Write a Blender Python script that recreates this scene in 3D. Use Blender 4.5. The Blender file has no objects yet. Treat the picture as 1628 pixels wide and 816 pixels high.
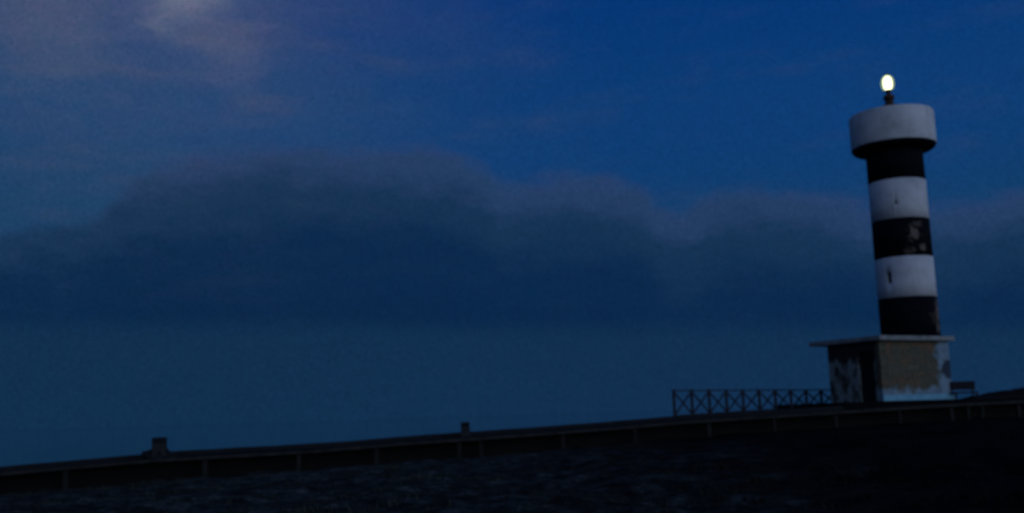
import bpy, bmesh, math, random
from mathutils import Vector, Matrix, noise
random.seed(7)
S = bpy.context.scene
COL = S.collection

# ------------------------------------------------------------------ camera
FPX, ROLL = 1600.0, 0.03
PITCH = math.atan(251/1600*math.cos(ROLL))
F = Vector((0, math.cos(PITCH), math.sin(PITCH)))
R0 = Vector((1, 0, 0)); U0 = Vector((0, -math.sin(PITCH), math.cos(PITCH)))
RT = R0*math.cos(ROLL) - U0*math.sin(ROLL); UP = U0*math.cos(ROLL) + R0*math.sin(ROLL)
EYE = Vector((0, 0, 1.6))
cam_d = bpy.data.cameras.new('camera'); cam = bpy.data.objects.new('camera', cam_d); COL.objects.link(cam)
cam_d.sensor_width = 36; cam_d.lens = FPX/1628*36
cam_d.clip_start = 0.1; cam_d.clip_end = 60000
cam.matrix_world = Matrix(((RT.x, UP.x, -F.x, EYE.x), (RT.y, UP.y, -F.y, EYE.y), (RT.z, UP.z, -F.z, EYE.z), (0, 0, 0, 1)))
cam_d.dof.use_dof = True; cam_d.dof.focus_distance = 6.5; cam_d.dof.aperture_fstop = 1.3   # the phone missed its focus
S.camera = cam

def ray(x, y): return (F*FPX + RT*(x-814) - UP*(y-408)).normalized()
def at(x, y, Y):                       # the place seen at photo pixel x, y at distance Y
    d = ray(x, y); return EYE + d*(Y/d.y)
def azel(x, y):
    d = ray(x, y); return math.atan2(d.x, d.y), math.asin(d.z)

# ------------------------------------------------------------------ world: blue dusk sky with a cloud bank
S.view_settings.view_transform = 'Standard'; S.view_settings.look = 'None'
S.view_settings.exposure = 0; S.view_settings.gamma = 1
W = bpy.data.worlds.new('World'); S.world = W; W.use_nodes = True
nt = W.node_tree; N = nt.nodes; L = nt.links
for n in list(N): N.remove(n)
def nd(t, **k):
    n = N.new(t)
    for a, b in k.items(): setattr(n, a, b)
    return n
def put(sock, v):
    if isinstance(v, bpy.types.NodeSocket): L.new(v, sock)
    elif v is not None: sock.default_value = v
def M(op, a, b=None, c=None):
    n = nd('ShaderNodeMath', operation=op)
    put(n.inputs[0], a); put(n.inputs[1], b); put(n.inputs[2], c); return n.outputs[0]
def sstep(v, lo, hi):
    n = nd('ShaderNodeMapRange', interpolation_type='SMOOTHSTEP')
    put(n.inputs[0], v); n.inputs[1].default_value = lo; n.inputs[2].default_value = hi
    return n.outputs[0]
def mix(f, a, b, bt='MIX'):
    n = nd('ShaderNodeMix', data_type='RGBA', blend_type=bt)
    put(n.inputs[0], f)
    for s, v in ((n.inputs[6], a), (n.inputs[7], b)):
        if isinstance(v, tuple): v = (*v, 1)
        put(s, v)
    return n.outputs[2]
def ramp(v, stops):
    n = nd('ShaderNodeValToRGB'); put(n.inputs[0], v); e = n.color_ramp.elements
    n.color_ramp.interpolation = 'EASE'
    while len(e) < len(stops): e.new(0.5)
    for i, (p, c) in enumerate(stops): e[i].position = p; e[i].color = (*c, 1)
    return n.outputs[0]
def noi(vec, scale, detail=4, rough=.5):
    n = nd('ShaderNodeTexNoise'); L.new(vec, n.inputs['Vector'])
    n.inputs['Scale'].default_value = scale; n.inputs['Detail'].default_value = detail
    n.inputs['Roughness'].default_value = rough
    return M('SUBTRACT', n.outputs['Fac'], .5)
def curve(v, pts):
    n = nd('ShaderNodeFloatCurve'); put(n.inputs['Value'], v); c = n.mapping.curves[0]
    while len(c.points) < len(pts): c.points.new(.5, .5)
    for p, q in zip(c.points, pts): p.location = q; p.handle_type = 'AUTO'
    n.mapping.update(); return n.outputs[0]

tc = nd('ShaderNodeTexCoord'); nrm = nd('ShaderNodeVectorMath', operation='NORMALIZE'); L.new(tc.outputs['Generated'], nrm.inputs[0])
sp = nd('ShaderNodeSeparateXYZ'); L.new(nrm.outputs[0], sp.inputs[0])
dx, dy, dz = sp.outputs
el = M('ARCSINE', dz); az = M('ARCTAN2', dx, dy)
aN = M('ADD', M('DIVIDE', az, 1.6), .5)
cv = nd('ShaderNodeCombineXYZ'); put(cv.inputs[0], az); put(cv.inputs[1], M('MULTIPLY', M('SUBTRACT', el, M('MULTIPLY', az, -.03)), 2.2)); cvec = cv.outputs[0]
cs = nd('ShaderNodeCombineXYZ'); put(cs.inputs[0], az); put(cs.inputs[1], M('MULTIPLY', el, 4.5)); svec = cs.outputs[0]
n_big = noi(cvec, 7, 4, .55); n_mid = noi(cvec, 22, 5, .6); n_streak = noi(svec, 6, 5, .55); n_fine = noi(nrm.outputs[0], 620, 2, .8); n_rag = noi(svec, 26, 6, .7); n_hue = noi(nrm.outputs[0], 60, 4, .7)

top_px = [(0,368),(60,358),(130,350),(180,318),(225,276),(330,243),(450,234),(560,236),(660,236),(720,248),(770,264),(800,288),(860,284),
          (920,276),(980,280),(1020,298),(1050,326),(1090,334),(1125,314),(1180,301),(1260,303),(1330,306),(1375,322),(1470,328),(1530,320),(1628,300)]
def cpt(x, y):
    a, e = azel(x, y); return (a/1.6+.5, (e+.1)/.6)
tops = [(0, cpt(0, 352)[1])] + [cpt(*q) for q in top_px] + [(1, cpt(1628, 300)[1])]
top = M('SUBTRACT', M('MULTIPLY', curve(aN, tops), .6), .1)
bases = [(0, .3)] + [cpt(x, 522) for x in (0, 300, 600, 900, 1200, 1628)] + [(1, .3)]
bases[0] = (0, bases[1][1]); bases[-1] = (1, bases[-2][1])
base = M('SUBTRACT', M('MULTIPLY', curve(aN, bases), .6), .1)

# clear upper sky: deep saturated blue at right, greyer and more violet towards the moon at left
clear_r = ramp(el, [(0, (.006,.036,.095)), (.16, (.006,.046,.140)), (.27, (.004,.045,.172)), (.42, (.0016,.037,.176)), (.8, (.004,.022,.090)), (1, (.004,.018,.07))])
clear_l = ramp(el, [(0, (.007,.036,.085)), (.18, (.011,.051,.130)), (.30, (.016,.058,.160)), (.42, (.026,.057,.165)), (.8, (.010,.030,.100)), (1, (.006,.020,.07))])
lf = sstep(M('ADD', az, M('MULTIPLY', n_big, .35)), .12, -.42)
sky = mix(lf, clear_r, clear_l)
veil = sstep(M('ADD', n_streak, M('MULTIPLY', n_mid, .35)), -.02, .30)
vamt = M('MULTIPLY', veil, M('MULTIPLY_ADD', lf, .40, .16))
sky = mix(vamt, sky, (.046, .066, .135))
# thin violet cloudlets just above the bank
# cloud bank
t = M('ADD', M('SUBTRACT', top, el), M('ADD', M('ADD', M('MULTIPLY', n_mid, .030), M('MULTIPLY', n_rag, .016)), M('MULTIPLY', n_big, .012)))
cm = sstep(t, -.009, .012)
tn = M('DIVIDE', M('ADD', M('ADD', t, M('MULTIPLY', sstep(az, -.28, -.46), .045)), M('MULTIPLY', n_big, .05)), .2)
cloud = ramp(tn, [(0, (.0200,.050,.140)), (.10, (.0175,.046,.120)), (.24, (.0075,.031,.084)), (.50, (.0027,.0205,.068)), (1, (.0017,.0170,.061))])
leftlit = M('MULTIPLY', sstep(az, -.26, -.46), sstep(M('ADD', tn, M('MULTIPLY', n_mid, 1.2)), .55, .1))
cloud = mix(M('MULTIPLY', leftlit, .25), cloud, (.014, .046, .115))
cloud = mix(M('MULTIPLY', sstep(n_streak, 0, .3), .15), cloud, (.012, .040, .092))
sky = mix(M('MULTIPLY', cm, .93), sky, cloud)
# paler, even band of air below the bank
b = sstep(M('ADD', M('SUBTRACT', base, el), M('MULTIPLY', n_mid, .014)), -.016, .012)
low_r = ramp(el, [(0, (.0058,.028,.078)), (.05, (.0054,.028,.078)), (.12, (.0042,.026,.076)), (1, (.004,.026,.075))])
low = mix(sstep(az, .2, -.4), low_r, (.0052, .029, .075))
sky = mix(b, sky, low)
# the moon glowing through thin cloud just above the frame
mdir = ray(292, -22)
dp = nd('ShaderNodeVectorMath', operation='DOT_PRODUCT'); L.new(nrm.outputs[0], dp.inputs[0]); dp.inputs[1].default_value = mdir
ang = M('ARCCOSINE', M('MINIMUM', dp.outputs['Value'], .999999))
angn = M('MULTIPLY', ang, M('MULTIPLY_ADD', n_mid, 1.3, 1.0))
g1 = M('EXPONENT', M('MULTIPLY', M('POWER', M('DIVIDE', angn, .034), 2), -1))
g2 = M('MULTIPLY', M('EXPONENT', M('DIVIDE', angn, -.070)), M('MULTIPLY_ADD', veil, .8, .55))
sky = mix(1.0, sky, mix(g1, (0, 0, 0), (.078, .073, .048)), 'ADD')
sky = mix(1.0, sky, mix(g2, (0, 0, 0), (.062, .044, .036)), 'ADD')
wd = nd('ShaderNodeVectorMath', operation='DOT_PRODUCT'); L.new(nrm.outputs[0], wd.inputs[0]); wd.inputs[1].default_value = ray(375, 100)
wa = M('ARCCOSINE', M('MINIMUM', wd.outputs['Value'], .999999))
sky = mix(1.0, sky, mix(M('MULTIPLY', sstep(M('MULTIPLY', wa, M('MULTIPLY_ADD', n_mid, 1.6, 1)), .045, .0), 1), (0, 0, 0), (.020, .014, .006)), 'ADD')
wd2 = nd('ShaderNodeVectorMath', operation='DOT_PRODUCT'); L.new(nrm.outputs[0], wd2.inputs[0]); wd2.inputs[1].default_value = ray(70, 30)
wa2 = M('ARCCOSINE', M('MINIMUM', wd2.outputs['Value'], .999999))
sky = mix(1.0, sky, mix(sstep(M('MULTIPLY', wa2, M('MULTIPLY_ADD', n_mid, 1.6, 1)), .10, .0), (0, 0, 0), (.028, .020, .004)), 'ADD')
# fine mottling multiplied into the sky, imitating sensor grain
sky = mix(1.0, sky, mix(M('ADD', M('MULTIPLY', n_fine, 1.6), .5), (.2, .60, .62), (1.8, 1.40, 1.38)), 'MULTIPLY')
sky = mix(1.0, sky, mix(M('ADD', M('MULTIPLY', n_hue, 1.6), .5), (.86, 1.04, 1.0), (1.14, .96, 1.0)), 'MULTIPLY')
# last light of the set sun, behind the photographer and to the right
bd = nd('ShaderNodeVectorMath', operation='DOT_PRODUCT'); L.new(nrm.outputs[0], bd.inputs[0]); bd.inputs[1].default_value = Vector((.62, -.75, .18)).normalized()
gl = M('MULTIPLY', sstep(bd.outputs['Value'], .25, .98), sstep(el, .75, .0))
sky = mix(1.0, sky, mix(gl, (0, 0, 0), (.78, .92, 1.20)), 'ADD')
# physical twilight sky, very low
SUN_EL, SUN_ROT = math.radians(1.5), math.radians(140)
ns = nd('ShaderNodeTexSky', sky_type='NISHITA'); ns.sun_disc = False; ns.sun_elevation = SUN_EL; ns.sun_rotation = SUN_ROT
bg1 = nd('ShaderNodeBackground'); L.new(sky, bg1.inputs[0]); bg1.inputs[1].default_value = 1
bg2 = nd('ShaderNodeBackground'); L.new(ns.outputs[0], bg2.inputs[0]); bg2.inputs[1].default_value = .00015
ad = nd('ShaderNodeAddShader'); L.new(bg1.outputs[0], ad.inputs[0]); L.new(bg2.outputs[0], ad.inputs[1])
wo = nd('ShaderNodeOutputWorld'); L.new(ad.outputs[0], wo.inputs[0])

# faint, very soft afterglow light from the same side
sd = bpy.data.lights.new('sun', 'SUN'); sun = bpy.data.objects.new('sun', sd); COL.objects.link(sun)
sd.energy = .08; sd.angle = math.radians(40); sd.color = (1, .93, .88)
sun.rotation_euler = Vector((-.62, .75, -.22)).to_track_quat('-Z', 'Y').to_euler()

# ------------------------------------------------------------------ helpers
def material(name, fn):
    m = bpy.data.materials.new(name); m.use_nodes = True
    t = m.node_tree; bs = t.nodes['Principled BSDF']; bs.inputs['Roughness'].default_value = .85
    bs.inputs['Specular IOR Level'].default_value = .25
    fn(t, bs); return m
def tn_noise(t, scale, detail=5, rough=.6, coord='Object', loc=(0,0,0), stretch=(1,1,1)):
    c = t.nodes.new('ShaderNodeTexCoord'); mp = t.nodes.new('ShaderNodeMapping'); mp.inputs['Location'].default_value = loc; mp.inputs['Scale'].default_value = stretch
    n = t.nodes.new('ShaderNodeTexNoise'); n.inputs['Scale'].default_value = scale; n.inputs['Detail'].default_value = detail; n.inputs['Roughness'].default_value = rough
    t.links.new(c.outputs[coord], mp.inputs[0]); t.links.new(mp.outputs[0], n.inputs['Vector']); return n.outputs['Fac']
def tn_ramp(t, v, stops, interp='LINEAR'):
    n = t.nodes.new('ShaderNodeValToRGB'); t.links.new(v, n.inputs[0]); e = n.color_ramp.elements; n.color_ramp.interpolation = interp
    while len(e) < len(stops): e.new(.5)
    for i, (p, c) in enumerate(stops):
        e[i].position = p; e[i].color = (*c, 1) if len(c) == 3 else c
    return n.outputs[0]
def tn_mix(t, f, a, b, bt='MIX'):
    n = t.nodes.new('ShaderNodeMix'); n.data_type = 'RGBA'; n.blend_type = bt
    for s, v in ((n.inputs[0], f), (n.inputs[6], a), (n.inputs[7], b)):
        if isinstance(v, bpy.types.NodeSocket): t.links.new(v, s)
        elif isinstance(v, tuple): s.default_value = (*v, 1)
        else: s.default_value = v
    return n.outputs[2]
def tn_math(t, op, a, b=0.0):
    n = t.nodes.new('ShaderNodeMath'); n.operation = op
    for s, v in ((n.inputs[0], a), (n.inputs[1], b)):
        if isinstance(v, bpy.types.NodeSocket): t.links.new(v, s)
        else: s.default_value = v
    return n.outputs[0]
def tn_map(t, v, lo, hi, a=0., b=1.):
    n = t.nodes.new('ShaderNodeMapRange'); n.interpolation_type = 'SMOOTHSTEP'; t.links.new(v, n.inputs[0])
    n.inputs[1].default_value = lo; n.inputs[2].default_value = hi; n.inputs[3].default_value = a; n.inputs[4].default_value = b
    return n.outputs[0]
def tn_xyz(t, coord='Object'):
    c = t.nodes.new('ShaderNodeTexCoord'); s = t.nodes.new('ShaderNodeSeparateXYZ'); t.links.new(c.outputs[coord], s.inputs[0]); return s.outputs
def tn_bump(t, bs, v, strength=.4, dist=.02):
    n = t.nodes.new('ShaderNodeBump'); n.inputs['Strength'].default_value = strength; n.inputs['Distance'].default_value = dist
    t.links.new(v, n.inputs['Height']); t.links.new(n.outputs[0], bs.inputs['Normal'])
def simple(c1, c2, scale=3, bump=.3, rough=.85, stretch=(1,1,1)):
    def fn(t, bs):
        n = tn_noise(t, scale, stretch=stretch)
        t.links.new(tn_ramp(t, n, [(.3, c1), (.7, c2)]), bs.inputs['Base Color'])
        bs.inputs['Roughness'].default_value = rough; tn_bump(t, bs, tn_noise(t, scale*6), bump)
    return fn
def spot(t, cx, cz, rx, rz, sx=0, amount=1.4):
    """irregular flaked patch round one place of the object"""
    x, y, z = tn_xyz(t)
    a = tn_math(t, 'POWER', tn_math(t, 'DIVIDE', tn_math(t, 'SUBTRACT', x, cx), rx), 2.0)
    b_ = tn_math(t, 'POWER', tn_math(t, 'DIVIDE', tn_math(t, 'SUBTRACT', z, cz), rz), 2.0)
    fr = tn_map(t, y, 0.0, -.3)
    d = tn_math(t, 'ADD', a, b_)
    n = tn_noise(t, 4.2, 7, .75, loc=(cx*3+sx, 0, cz))
    v = tn_math(t, 'SUBTRACT', tn_math(t, 'MULTIPLY', n, 8.0), tn_math(t, 'ADD', d, 3.35))
    return tn_math(t, 'MULTIPLY', tn_map(t, v, .0, .5), fr)

def white_paint(t, bs):
    n = tn_noise(t, 1.1, 6, .65); c = tn_ramp(t, n, [(.25, (.36,.40,.43)), (.5, (.52,.57,.61)), (.75, (.62,.67,.71))])
    st = tn_noise(t, 2.2, 5, .6, stretch=(3, 3, .25))
    c = tn_mix(t, tn_map(t, st, .56, .72, 0, .45), c, (.22, .22, .20))
    ch = tn_map(t, tn_noise(t, 3.2, 6, .7), .70, .73, 0, .8)
    c = tn_mix(t, ch, c, (.13, .12, .11))
    t.links.new(c, bs.inputs['Base Color']); bs.inputs['Roughness'].default_value = .8; tn_bump(t, bs, tn_noise(t, 9), .35)
def black_paint(spots):
    def fn(t, bs):
        n = tn_noise(t, 1.6, 6, .65); c = tn_ramp(t, n, [(.3, (.0025,.003,.006)), (.7, (.006,.007,.011))])
        for s in spots:
            c = tn_mix(t, tn_math(t, 'MULTIPLY', spot(t, *s[:5]), s[5]), c, (.26, .22, .19))
        ch = tn_map(t, tn_noise(t, 4, 6, .7), .68, .72, 0, .5); c = tn_mix(t, ch, c, (.09, .08, .07))
        t.links.new(c, bs.inputs['Base Color']); bs.inputs['Roughness'].default_value = .9; bs.inputs['Specular IOR Level'].default_value = .08; tn_bump(t, bs, tn_noise(t, 9), .35)
    return fn
MAT = {}
MAT['white'] = material('weathered_white_paint', white_paint)
MAT['cap'] = material('weathered_white_parapet', white_paint)
MAT['black_top'] = material('black_paint', black_paint([]))
MAT['black_mid'] = material('flaking_black_paint', black_paint([(-.55, 8.1, .36, .5, 0, .55), (-.15, 7.4, .26, .28, 2, .7), (-.80, 7.25, .3, .22, 5, .4), (-.3, 8.55, .3, .2, 8, .35)]))
MAT['black_low'] = material('peeling_black_paint', black_paint([(.55, 4.35, .28, .8, 1, .55), (.5, 3.4, .3, .35, 4, .7), (.2, 3.9, .5, .4, 7, .12)]))
MAT['dark'] = material('dark_opening', simple((.004,.004,.006), (.008,.008,.010)))
MAT['iron'] = material('rusted_iron', simple((.03,.016,.012), (.07,.035,.025), 12))
MAT['blue_iron'] = material('dark_painted_iron', simple((.002,.003,.010), (.004,.006,.018), 12, rough=.6))
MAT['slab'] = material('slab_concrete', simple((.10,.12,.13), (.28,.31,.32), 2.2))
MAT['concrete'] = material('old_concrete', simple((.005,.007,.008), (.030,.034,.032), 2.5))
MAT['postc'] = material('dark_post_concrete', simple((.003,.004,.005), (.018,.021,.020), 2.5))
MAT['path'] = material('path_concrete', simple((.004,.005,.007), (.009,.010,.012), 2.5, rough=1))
MAT['path'].node_tree.nodes['Principled BSDF'].inputs['Specular IOR Level'].default_value = .03
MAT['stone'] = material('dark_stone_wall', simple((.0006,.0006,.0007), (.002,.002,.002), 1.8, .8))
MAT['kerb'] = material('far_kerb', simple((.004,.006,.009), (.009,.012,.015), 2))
MAT['bollard'] = material('bollard_concrete', simple((.008,.012,.02), (.026,.027,.027), 4))
MAT['wood'] = material('dark_wood', simple((.006,.006,.012), (.014,.014,.02), 5))

def mural(t, bs):
    x, y, z = tn_xyz(t)
    edge = tn_math(t, 'MULTIPLY', tn_math(t, 'SUBTRACT', tn_noise(t, 1.6, 6, .65), .5), 1.5)
    lo = tn_map(t, tn_math(t, 'ADD', z, tn_math(t, 'MULTIPLY', edge, .9)), .42, .66)
    rr = tn_map(t, tn_math(t, 'ADD', x, edge), 3.98, 3.70)
    m = tn_math(t, 'MULTIPLY', lo, rr)
    h = tn_noise(t, 1.1, 6, .7, stretch=(1, 1, 1.6))
    c = tn_ramp(t, h, [(.28, (.085,.050,.040)), (.40, (.150,.095,.055)), (.48, (.090,.085,.055)), (.56, (.075,.085,.065)), (.66, (.170,.145,.090)), (.78, (.075,.055,.075))])
    h2 = tn_noise(t, 5.5, 6, .7); c = tn_mix(t, tn_map(t, h2, .52, .60, 0, .75), c, (.025, .030, .028))
    h3 = tn_noise(t, 3.4, 6, .7, loc=(4, 0, 2)); c = tn_mix(t, tn_map(t, h3, .58, .64, 0, .45), c, (.13, .12, .095))
    v = t.nodes.new('ShaderNodeTexVoronoi'); v.feature = 'DISTANCE_TO_EDGE'; v.inputs['Scale'].default_value = 2.3
    t.links.new(t.nodes.new('ShaderNodeTexCoord').outputs['Object'], v.inputs['Vector'])
    c = tn_mix(t, tn_map(t, v.outputs[0], .05, .0, 0, .5), c, (.03, .028, .025))
    w = tn_ramp(t, tn_noise(t, 2.0, 6, .6), [(.3, (.08,.14,.19)), (.6, (.18,.28,.36))])
    # a bare dark patch in the whitewash at the far end of the wall
    px_ = tn_math(t, 'POWER', tn_math(t, 'DIVIDE', tn_math(t, 'SUBTRACT', x, 4.62), .50), 2.0); pz = tn_math(t, 'POWER', tn_math(t, 'DIVIDE', tn_math(t, 'SUBTRACT', z, 1.45), .45), 2.0)
    pd = tn_math(t, 'ADD', tn_math(t, 'ADD', px_, pz), tn_math(t, 'MULTIPLY', edge, 2.6))
    w = tn_mix(t, tn_map(t, pd, 1.1, .7, 0, .9), w, (.012, .02, .04))
    t.links.new(tn_mix(t, m, w, c), bs.inputs['Base Color']); tn_bump(t, bs, h2, .6)
MAT['mural'] = material('painted_wall', mural)
def sidew(t, bs):
    x, y, z = tn_xyz(t)
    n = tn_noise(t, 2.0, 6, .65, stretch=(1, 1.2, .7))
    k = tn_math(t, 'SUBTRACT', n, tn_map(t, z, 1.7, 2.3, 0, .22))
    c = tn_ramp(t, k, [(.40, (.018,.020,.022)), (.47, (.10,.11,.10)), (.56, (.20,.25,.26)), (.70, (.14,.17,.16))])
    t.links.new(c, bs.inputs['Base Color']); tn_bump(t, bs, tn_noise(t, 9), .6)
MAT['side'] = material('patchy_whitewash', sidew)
MAT['plinth'] = material('pale_plinth_paint', simple((.10,.30,.44), (.18,.42,.55), 3))
def lampfn(t, bs):
    bs.inputs['Base Color'].default_value = (1, 1, .9, 1); bs.inputs['Emission Color'].default_value = (1, 1, .66, 1); bs.inputs['Emission Strength'].default_value = 3
MAT['lamp'] = material('lit_lantern', lampfn)
def glowfn(t, bs):  # emission put into a see-through shell, imitating the soft glow round the lamp
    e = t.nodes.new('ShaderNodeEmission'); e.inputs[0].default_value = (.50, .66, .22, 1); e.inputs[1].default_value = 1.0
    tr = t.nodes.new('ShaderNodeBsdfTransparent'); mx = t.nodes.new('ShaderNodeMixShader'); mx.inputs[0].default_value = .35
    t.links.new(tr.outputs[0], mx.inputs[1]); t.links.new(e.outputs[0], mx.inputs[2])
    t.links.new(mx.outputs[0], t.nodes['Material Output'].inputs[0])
MAT['lampglow'] = material('lamp_glow_shell', glowfn)

def link(name, me, mat, parent=None, smooth=False, **pr):
    o = bpy.data.objects.new(name, me); COL.objects.link(o)
    if mat: me.materials.append(mat)
    if parent: o.parent = parent
    if smooth:
        for p in me.polygons: p.use_smooth = True
    for k, v in pr.items(): o[k] = v
    return o
def empty(name, loc, rz=0, **pr):
    o = bpy.data.objects.new(name, None); COL.objects.link(o); o.location = loc; o.rotation_euler = (0, 0, rz); o.empty_display_size = .2
    for k, v in pr.items(): o[k] = v
    return o
def to_me(bm, name):
    bmesh.ops.recalc_face_normals(bm, faces=bm.faces); me = bpy.data.meshes.new(name); bm.to_mesh(me); bm.free(); return me
def box(bm, x0, x1, y0, y1, z0, z1, bev=0):
    r = bmesh.ops.create_cube(bm, size=1)
    for v in r['verts']: v.co = Vector(((x0+x1)/2 + v.co.x*(x1-x0), (y0+y1)/2 + v.co.y*(y1-y0), (z0+z1)/2 + v.co.z*(z1-z0)))
    if bev:
        es = list({e for v in r['verts'] for e in v.link_edges}); bmesh.ops.bevel(bm, geom=es, offset=bev, segments=2, affect='EDGES', profile=.6)
def bar(bm, a, b_, w, h=None):
    """square bar from a to b"""
    a, b_ = Vector(a), Vector(b_); d = b_-a; h = h or w
    q = d.to_track_quat('X', 'Z'); r = bmesh.ops.create_cube(bm, size=1)
    for v in r['verts']: v.co = q @ Vector((v.co.x*d.length, v.co.y*w, v.co.z*h)) + (a+b_)/2
def lathe(prof, seg=72, cx=0, cy=0, jit=0, close=False):
    bm = bmesh.new(); rings = []
    for r, z in prof: rings.append([bm.verts.new((cx+r*math.cos(2*math.pi*i/seg), cy+r*math.sin(2*math.pi*i/seg), z)) for i in range(seg)])
    pr = list(zip(rings, rings[1:])) + ([(rings[-1], rings[0])] if close else [])
    for a, b_ in pr:
        for i in range(seg): bm.faces.new((a[i], a[(i+1) % seg], b_[(i+1) % seg], b_[i]))
    if not close:
        for rg in (rings[0], rings[-1]):
            try: bm.faces.new(rg)
            except ValueError: pass
    return bm
def bm_box(*a, **k): bm = bmesh.new(); box(bm, *a, **k); return bm
def interp(tab, x):
    if x <= tab[0][0]: (a, p), (b_, q) = tab[0], tab[1]
    elif x >= tab[-1][0]: (a, p), (b_, q) = tab[-2], tab[-1]
    else:
        for (a, p), (b_, q) in zip(tab, tab[1:]):
            if a <= x <= b_: break
    return p + (q-p)*(x-a)/(b_-a)

# ------------------------------------------------------------------ terrain, path, sea
edge_px = [(0,752),(120,741),(250,730),(500,716),(640,704),(800,693),(960,681),(1100,669),(1260,659),(1400,650),(1500,643.5),(1628,637)]
E = [at(x, y, 37 + x/1628*8) for x, y in edge_px]
d0 = (E[1]-E[0]).normalized(); E = [E[0]-Vector((d0.x, d0.y, d0.z))*14] + E + [E[-1] + (E[-1]-E[-2]).normalized()*16]
ez = [(p.x, p.z) for p in E]; ey = [(p.x, p.y) for p in E]
deck_z = lambda x: interp(ez, max(-30, min(x, 36)))
deck_y = lambda x: interp(ey, x)
XS = [E[0].x + i*(E[-1].x-E[0].x)/120 for i in range(121)]
def grid(name, xs, ys, fz, mat, fy=None, **pr):
    bm = bmesh.new(); V = []
    for y in ys: V.append([bm.verts.new((x, (fy(x, y) if fy else y), fz(x, (fy(x, y) if fy else y)))) for x in xs])
    for a, b_ in zip(V, V[1:]):
        for i in range(len(xs)-1): bm.faces.new((a[i], a[i+1], b_[i+1], b_[i]))
    return link(name, to_me(bm, name), mat, smooth=True, **pr)
def nz(x, y, s, k=0): return noise.fractal(Vector((x*s, y*s, k)), 1.0, 2.0, 4)
def ground_z(x, y):
    ye = deck_y(x) + .9
    u = max(0, min(1, (y-14)/(ye-14)))
    zb = deck_z(x) - interp([(-22, .85), (-8, .82), (2, .68), (30, .66)], max(-22, min(30, x)))
    lump = .16*nz(x, y, .16) + .20*nz(x, y, .6, 3) + .06*nz(x, y, 2.0, 5)
    return (1-u)*.0 + u*zb + lump*(1-.5*u) - (.0 if y < ye+.3 else .0)
def groundm(t, bs):
    n = tn_noise(t, .22, 5, .6); n2 = tn_noise(t, 1.5, 8, .8, stretch=(.85, .8, 1)); n3 = tn_noise(t, 9, 5, .7)
    x, y, z = tn_xyz(t)
    c = tn_ramp(t, n2, [(.38, (.003,.004,.004)), (.5, (.022,.029,.029)), (.63, (.105,.130,.125))])
    # dark scrub takes over towards the lighthouse, drier ground at left
    k = tn_map(t, tn_math(t, 'ADD', x, tn_math(t, 'MULTIPLY', tn_math(t, 'SUBTRACT', n, .5), 16.0)), -3.0, 9.0)
    c = tn_mix(t, k, c, tn_ramp(t, n2, [(.4, (.002,.002,.002)), (.7, (.009,.009,.009))]))
    t.links.new(c, bs.inputs['Base Color']); bs.inputs['Roughness'].default_value = 1; bs.inputs['Specular IOR Level'].default_value = .05
    tn_bump(t, bs, n3, .9, .05)
MAT['ground'] = material('rough_scrub_ground', groundm)
gx = [-70 + i*.35 for i in range(400)]
ys_n = [-20, -8, -2, 2, 5, 7, 9] + [10 + .3*i for i in range(0, 92)]
rows = [y for y in ys_n if y < 34]
nr = len(rows)
def fy(x, y): return y if y <= 14 else 14 + (y-14)/(34-14)*(deck_y(max(-34, min(36, x)))+1.0-14)
grid('ground', gx, rows, ground_z, MAT['ground'], fy, kind='structure')

def strip_bm(off0, off1, z0, z1, xs=XS):
    """solid strip following the path edge; offsets are depth behind the edge, z relative to the path"""
    bm = bmesh.new(); prev = None
    for x in xs:
        y, z = deck_y(x), deck_z(x)
        o0 = off0(x) if callable(off0) else off0; o1 = off1(x) if callable(off1) else off1
        cur = [bm.verts.new(c) for c in ((x, y+o0, z+z0), (x, y+o1, z+z0), (x, y+o1, z+z1), (x, y+o0, z+z1))]
        if prev:
            for i in range(4): bm.faces.new((prev[i], prev[(i+1) % 4], cur[(i+1) % 4], cur[i]))
        else: bm.faces.new(cur)
        prev = cur
    bm.faces.new(prev); return bm
pw = lambda x: interp([(-30, 3.9), (4, 3.9), (12, 2.9), (36, 2.9)], x)
walk = empty('promenade', (0, 0, 0), label='long raised concrete promenade on short posts, climbing to the lighthouse', category='walkway')
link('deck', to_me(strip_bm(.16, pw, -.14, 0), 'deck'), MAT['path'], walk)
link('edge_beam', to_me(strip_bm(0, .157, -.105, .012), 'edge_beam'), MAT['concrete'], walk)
post_px = [(-40,752,782),(100,743,776),(323,724,762),(473,716,740),(597,707,735),(729,698,724),(764,696,716),(895,686,706),(1010,677,698),(1128,668,692),
           (1232,661,686),(1330,655,682),(1432,648,684),(1515,643,674),(1541,641,668),(1564,640,672),(1622,638,666)]
for x, y0, y1 in post_px:
    p = at(x, y0, 37 + x/1628*8); X = p.x; z0 = ground_z(X, deck_y(X)+.1) - .25; bm = bmesh.new()
    w = .065 + random.random()*.03; yy = deck_y(X)+.17
    box(bm, X-w, X+w, yy, yy+.2, z0, deck_z(X)-.142, .02)
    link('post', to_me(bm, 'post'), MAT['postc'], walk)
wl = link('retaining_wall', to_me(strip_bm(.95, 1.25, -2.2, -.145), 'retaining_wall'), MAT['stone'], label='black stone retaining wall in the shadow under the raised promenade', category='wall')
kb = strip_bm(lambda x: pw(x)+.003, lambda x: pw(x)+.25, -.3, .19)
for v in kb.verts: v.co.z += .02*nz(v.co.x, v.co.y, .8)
link('low_parapet', to_me(kb, 'low_parapet'), MAT['kerb'], label='low dark parapet along the sea side of the promenade', category='wall')

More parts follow.
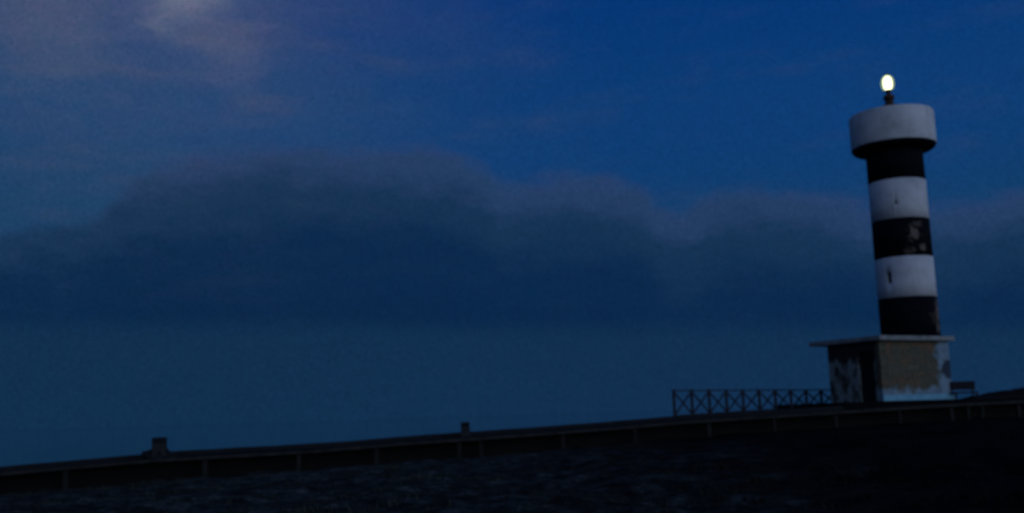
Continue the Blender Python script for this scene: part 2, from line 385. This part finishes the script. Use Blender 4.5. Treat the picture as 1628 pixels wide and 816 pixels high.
# headland behind the path, dropping to the sea
def back_z(x, y):
    yb = deck_y(x) + pw(x); d = y-yb
    reach = interp([(-40, 3), (5, 5), (9, 16), (40, 22)], x)
    z = deck_z(x) - .08 + .02*nz(x, y, .6)
    if d > reach: z -= (d-reach)*1.1 + .5*abs(nz(x, y, .3))
    return max(z, -24)
bx = [-34 + .9*i for i in range(80)]
link_b = grid('headland', bx, [.255, 1, 2, 3, 4, 6, 8, 11, 14, 17, 20, 23, 27, 32, 40, 46], back_z, MAT['ground'], lambda x, y: deck_y(x)+pw(x)+y, kind='structure')
def sea(t, bs):
    bs.inputs['Base Color'].default_value = (.02, .06, .11, 1); bs.inputs['Roughness'].default_value = .03; bs.inputs['Specular IOR Level'].default_value = .5
    n = tn_noise(t, .05, 8, .75); tn_bump(t, bs, n, .05, .3)
MAT['sea'] = material('sea_water', sea)
bm = bmesh.new(); bmesh.ops.create_grid(bm, x_segments=60, y_segments=60, size=25000)
sw = link('sea', to_me(bm, 'sea'), MAT['sea'], kind='structure'); sw.location = (0, 0, -20)

# ------------------------------------------------------------------ lighthouse
C0 = at(1405, 638, 47); GZ = C0.z
# paved terrace the tower stands on
a28 = math.radians(28)
tb = bmesh.new(); box(tb, -1.0, 17, -.45, 9, -1.0, -.004, .03)
pav = link('terrace', to_me(tb, 'terrace'), MAT['path'], kind='structure'); pav.location = (C0.x-1.0, 47.15, GZ); pav.rotation_euler = (0, 0, math.radians(4))
LH = empty('lighthouse', C0, a28, label='black and white banded lighthouse with a lit lamp, rising from a square painted base house', category='lighthouse')
LX, LY, H = 4.72, 3.25, 2.80
TX, TY = 3.70, 1.32
link('front_wall', to_me(bm_box(0, LX, 0, .25, 0, H), 'front_wall'), MAT['mural'], LH, label='wall with faded ochre and olive painting over pale whitewash')
bm = bmesh.new(); box(bm, 0, .25, 1.38, LY, 0, H); box(bm, 0, .25, .253, 1.38, 2.35, H); box(bm, 0, .25, .253, .40, 0, 2.35)
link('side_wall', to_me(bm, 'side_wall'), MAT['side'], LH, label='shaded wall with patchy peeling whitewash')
bm = bmesh.new(); box(bm, .253, LX, LY-.25, LY, 0, H); box(bm, LX-.25, LX, .253, LY-.253, 0, H)
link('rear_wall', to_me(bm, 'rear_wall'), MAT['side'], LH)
dr = link('door', to_me(bm_box(.16, .21, .40, 1.38, 0.02, 2.348), 'door'), MAT['dark'], LH, label='dark recessed door')
bm = bmesh.new(); bar(bm, (.11, 1.22, 1.05), (.11, 1.22, 1.25), .03); bar(bm, (.11, 1.22, 1.07), (.163, 1.22, 1.07), .02); bar(bm, (.11, 1.22, 1.23), (.163, 1.22, 1.23), .02)
link('handle', to_me(bm, 'handle'), MAT['iron'], dr)
bm = bmesh.new(); box(bm, -.05, LX+.06, -.06, -.003, .001, .27, .015); box(bm, LX+.003, LX+.06, -.003, LY, .001, .27, .01)
link('plinth', to_me(bm, 'plinth'), MAT['plinth'], LH)
bm = bmesh.new(); box(bm, -.30, LX+.08, -.36, LY+.92, H+.002, H+.22, .025)
link('roof_slab', to_me(bm, 'roof_slab'), MAT['slab'], LH, label='thin pale concrete roof slab overhanging the base house')

tower = empty('shaft', (TX, TY, 0)); tower.parent = LH
RB, RTP = 1.385, 1.37
def rad(z): return RB + (RTP-RB)*(z-3.05)/10
bands = [(3.052, 5.0, 'black_low', 'lowest black band, paint peeling at its right edge'), (5.0, 6.99, 'white', 'lower white band with a narrow window'), (6.99, 8.90, 'black_mid', 'middle black band with flaked pale patches'),
         (8.90, 10.89, 'white', 'upper white band with a small hole'), (10.89, 12.42, 'black_top', 'topmost black band under the gallery')]
def band(z0, z1, hole=None):
    """ring with wall thickness; hole = (angle, zc, half width, half height) cut right through"""
    bm = bmesh.new(); seg = 160; zs = [z0, z1]
    if hole: zs = [z0, hole[1]-hole[3], hole[1]+hole[3], z1]
    vo = [[bm.verts.new((rad(z)*math.cos(2*math.pi*i/seg), rad(z)*math.sin(2*math.pi*i/seg), z)) for i in range(seg)] for z in zs]
    vi = [[bm.verts.new(((rad(z)-.25)*math.cos(2*math.pi*i/seg), (rad(z)-.25)*math.sin(2*math.pi*i/seg), z)) for i in range(seg)] for z in zs]
    hs = set()
    if hole:
        da = hole[2]/1.38; i0 = int(round((hole[0]-da)/(2*math.pi)*seg)); i1 = int(round((hole[0]+da)/(2*math.pi)*seg)); i1 = max(i1, i0+1)
        hs = {i % seg for i in range(i0, i1)}
    for k in range(len(zs)-1):
        for i in range(seg):
            j = (i+1) % seg
            if hole and k == 1 and i in hs: continue
            bm.faces.new((vo[k][i], vo[k][j], vo[k+1][j], vo[k+1][i])); bm.faces.new((vi[k][j], vi[k][i], vi[k+1][i], vi[k+1][j]))
    for i in range(seg):
        j = (i+1) % seg
        bm.faces.new((vo[0][j], vo[0][i], vi[0][i], vi[0][j])); bm.faces.new((vo[-1][i], vo[-1][j], vi[-1][j], vi[-1][i]))
    if hs:
        for q in (i0, i1): q %= seg; bm.faces.new((vo[1][q], vo[2][q], vi[2][q], vi[1][q]))
        for i in hs:
            j = (i+1) % seg
            for k in (1, 2): bm.faces.new((vo[k][i], vo[k][j], vi[k][j], vi[k][i]))
    return bm
# angle (in the tower's own frame) that faces the camera
tw = C0 + Matrix.Rotation(a28, 3, 'Z') @ Vector((TX, TY, 0))
face = math.atan2(-tw.y, -tw.x) - a28
def ang_at(pxl, half):     # pixel offset from the tower axis -> angle
    return face + math.asin(max(-1, min(1, pxl/half)))
shaft_parts = []
for z0, z1, m, lb in bands:
    hole = None
    if z0 == 5.0: hole = (ang_at(-25, 47), 5.98, .13, .28)
    if z0 == 8.90: hole = (ang_at(-3, 47), 9.66, .05, .07)
    o = link('tower_band', to_me(band(z0, z1, hole), 'tower_band'), MAT[m], LH, smooth=False, label=lb); o.location = (TX, TY, 0); shaft_parts.append(o)
    for p in o.data.polygons: p.use_smooth = abs(p.normal.z) < .5
    if hole and hole[2] > .1:
        r_ = 1.18; c_ = Vector((math.cos(hole[0])*r_, math.sin(hole[0])*r_, hole[1])); tg = Vector((-math.sin(hole[0]), math.cos(hole[0]), 0)); bm = bmesh.new()
        for s in (-1, 1): bar(bm, c_+tg*s*.13-Vector((0, 0, .28)), c_+tg*s*.13+Vector((0, 0, .28)), .03)
        for s in (-1, 1): bar(bm, c_+Vector((0, 0, s*.27))-tg*.13, c_+Vector((0, 0, s*.27))+tg*.13, .03)
        bar(bm, c_-Vector((0, 0, .27)), c_+Vector((0, 0, .27)), .02)
        wn = link('window', to_me(bm, 'window'), MAT['dark'], LH, label='narrow slit window'); wn.location = (TX, TY, 0)
        bm = bmesh.new(); bar(bm, c_-tg*.115-Vector((0, 0, 0)), c_+tg*.115, .008, .52); pn = link('pane', to_me(bm, 'pane'), MAT['dark'], wn)
bpy.data.objects.remove(tower)
def rlathe(name, prof, mat, parent=LH, seg=96, close=False, **pr):
    o = link(name, to_me(lathe(prof, seg, close=close), name), mat, parent, **pr)
    for p in o.data.polygons: p.use_smooth = abs(p.normal.z) < .7 and len(p.vertices) < 10
    if parent is LH: o.location = (TX, TY, 0)
    return o
rlathe('gallery_floor', [(1.30, 12.423), (1.375, 12.423), (1.87, 12.55), (1.98, 12.62), (1.98, 12.727), (.3, 12.727)], MAT['black_top'], label='black flared underside of the gallery')
rlathe('gallery_parapet', [(2.035, 12.73), (2.05, 12.76), (2.05, 14.39), (2.025, 14.43), (1.88, 14.43), (1.865, 14.39), (1.865, 12.73)], MAT['cap'], close=True, label='wide white drum-shaped parapet round the lamp gallery')
rlathe('lamp_pedestal', [(.42, 12.73), (.42, 14.95), (.34, 15.0), (.20, 15.05), (.20, 15.25), (.26, 15.30), (.28, 15.46), (.20, 15.52), (.11, 15.60), (.11, 15.72), (.19, 15.75), (.19, 15.79)], MAT['iron'], seg=32)
lan = rlathe('lantern', [(.12, 15.795), (.20, 15.870), (.25, 16.020), (.265, 16.190), (.25, 16.370), (.19, 16.510), (.10, 16.590)], MAT['lamp'], seg=32, label='glowing pale yellow lamp')
glow_shell = rlathe('lantern_glow_shell', [(.17, 15.800), (.31, 15.870), (.375, 16.020), (.39, 16.190), (.37, 16.370), (.28, 16.550), (.10, 16.650)], MAT['lampglow'], parent=lan, seg=32)  # shell added round the lamp only to carry its yellow-green glow
cp = rlathe('lantern_cap', [(.10, 16.653), (.11, 16.660), (.09, 16.690), (.03, 16.730), (.01, 16.800)], MAT['iron'], parent=lan, seg=24)

lan.scale = (.84, .84, .93); lan.location.z = 15.79*.07

# ------------------------------------------------------------------ cross-braced fence
fa = at(1073, 662.5, 47); fb = at(1330, 645, 52.5); NP = 10
FN = empty('metal_fence', fa, 0, label='dark metal fence with cross-braced panels left of the lighthouse', category='fence')
fd = fb-fa; fh = at(1073, 619.5, 47).z-fa.z; fh2 = at(1322, 619.5, 52.5).z-fb.z
def fp(i, h=0):
    u = i/NP; return fd*u + Vector((0, 0, h*(fh+(fh2-fh)*u)))
for i in range(NP+1):
    bm = bmesh.new(); bar(bm, fp(i)-Vector((0, 0, .25)), fp(i, 1.01), .12); link('post', to_me(bm, 'post'), MAT['blue_iron'], FN)
for i in range(NP):
    bm = bmesh.new(); bar(bm, fp(i, .04), fp(i+1, .93), .06); bar(bm, fp(i, .93)+Vector((0, .04, 0)), fp(i+1, .04)+Vector((0, .04, 0)), .06)
    link('cross_brace', to_me(bm, 'cross_brace'), MAT['blue_iron'], FN)
for h, nm in ((.965, 'top_rail'), (.03, 'bottom_rail')):
    bm = bmesh.new(); bar(bm, fp(0, h), fp(NP, h), .06); link(nm, to_me(bm, nm), MAT['blue_iron'], FN)

# ------------------------------------------------------------------ bollards on the promenade
def rock_bm(r, seed, sx=1, sy=1, sz=1, sub=3):
    bm = bmesh.new(); bmesh.ops.create_icosphere(bm, subdivisions=sub, radius=r)
    for v in bm.verts:
        n = v.co.normalized(); k = 1 + .35*noise.fractal(n*1.6+Vector((seed, seed*.7, 0)), 1, 2, 3)
        v.co = Vector((v.co.x*sx*k, v.co.y*sy*k, v.co.z*sz*k))
    return bm
def stub(pxl, ybot, Y, w, h, label, heap, lean):
    p = at(pxl, ybot, Y); p.z = deck_z(p.x)+.003 if not heap else deck_z(p.x)+.003
    t_ = empty('concrete_bollard', p, random.uniform(-.2, .2), label=label, category='bollard', group='stone bollards on the promenade')
    bm = bmesh.new(); box(bm, -w/2, w/2, -w/2, w/2, 0, h*.72, .03)
    for v in bm.verts: v.co.x *= 1 + .06*nz(v.co.x, v.co.z, 3); v.co.x += lean*v.co.z
    link('shaft', to_me(bm, 'shaft'), MAT['bollard'], t_)
    bm = bmesh.new(); box(bm, -w*.5, w*.5, -w*.5, w*.5, h*.72+.003, h, .05)
    for v in bm.verts: v.co.x += lean*v.co.z
    link('cap', to_me(bm, 'cap'), MAT['kerb'], t_)
    return p
p1 = stub(254, 722, 40.5, .52, .80, 'wider grey bollard rising from a heap of rubble, far left of the fence', True, -.03)
p2 = stub(740, 690, 43.5, .38, .62, 'small dark bollard standing alone midway along the promenade', False, 0)
hp = link('rubble_heap', to_me(rock_bm(.5, 3, 1.25, .8, .75, 4), 'rubble_heap'), MAT['kerb'], label='low dark rubble heap at the foot of the wider bollard', category='rubble')
hp.location = (p1.x-.08, p1.y+.1, p1.z)

# ------------------------------------------------------------------ bench right of the tower, dark bank behind
bp = at(1531, 640, 49.2); bp.z = GZ-.12
BN = empty('bench', bp, math.radians(3), label='dark bench with a plain solid backrest right of the lighthouse base', category='bench')
link('backrest', to_me(bm_box(-.66, .66, -.04, .02, .56, .96, .012), 'backrest'), MAT['wood'], BN)
link('seat', to_me(bm_box(-.62, .58, -.40, -.06, .38, .46, .012), 'seat'), MAT['wood'], BN)
for s in (-1, 1):
    for yy in (-.42, -.02):
        bm = bmesh.new(); box(bm, s*.52-.035, s*.52+.035, yy-.03, yy+.03, 0, (.38-.003 if yy < -.1 else .578)); link('leg', to_me(bm, 'leg'), MAT['wood'], BN)
bm = bmesh.new(); A = []
for i in range(60):
    u = i/59; p = at(1546 + 260*u, 640, 51); h = .10 + .62*min(1, u*1.6)**.75*1 + .05*nz(p.x, 0, 1.1)
    A.append([bm.verts.new((p.x, 51+dy_, GZ-.1+(h+.1)*k)) for dy_, k in ((-.9, 0), (-.55, .55), (-.25, .92), (.0, 1), (.5, .95), (1.4, .5), (2.6, 0))])
for a, b_ in zip(A, A[1:]):
    for i in range(6): bm.faces.new((a[i], a[i+1], b_[i+1], b_[i]))
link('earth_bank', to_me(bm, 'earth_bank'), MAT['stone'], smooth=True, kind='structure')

# ------------------------------------------------------------------ low scrub and grass on the slope
def scrub():
    V, Fc = [], []
    def tri(a, b_, c): i = len(V); V.extend((a, b_, c)); Fc.append((i, i+1, i+2))
    n = 0
    while n < 5200:
        y = 9 + 28*random.random()**.8; x = (random.random()*2-1)*(y*.62)
        if nz(x, y, .22, 9) < -.02 and random.random() < .75: continue
        if y > deck_y(x)-.3: continue
        z = ground_z(x, y); n += 1; big = nz(x, y, .35, 4) > .12
        for k in range(9 if big else 6):
            a = random.random()*6.283; s = random.uniform(.03, .10) if not big else random.uniform(.08, .17)
            ox, oy = random.gauss(0, .12), random.gauss(0, .12); w = s*.16
            b0 = Vector((x+ox, y+oy, z-.02)); tip = b0 + Vector((math.cos(a)*s*.7, math.sin(a)*s*.7, s*random.uniform(.5, 1.1)))
            tri(b0 + Vector((-math.sin(a)*w, math.cos(a)*w, 0)), b0 - Vector((-math.sin(a)*w, math.cos(a)*w, 0)), tip)
    me = bpy.data.meshes.new('ground_cover'); me.from_pydata(V, [], Fc); return me
def grassm(t, bs):
    n = tn_noise(t, .5, 4, .6); x, y, z = tn_xyz(t)
    k = tn_map(t, tn_math(t, 'ADD', x, tn_math(t, 'MULTIPLY', tn_math(t, 'SUBTRACT', n, .5), 16.0)), -3.0, 9.0)
    c = tn_ramp(t, n, [(.35, (.012,.017,.015)), (.65, (.055,.068,.060))])
    t.links.new(tn_mix(t, k, c, (.005, .006, .005)), bs.inputs['Base Color']); bs.inputs['Roughness'].default_value = 1; bs.inputs['Specular IOR Level'].default_value = .05
MAT['grass'] = material('dry_scrub', grassm)
link('ground_cover', scrub(), MAT['grass'], kind='stuff', label='low dry grass and scrub covering the dark slope', category='ground cover')
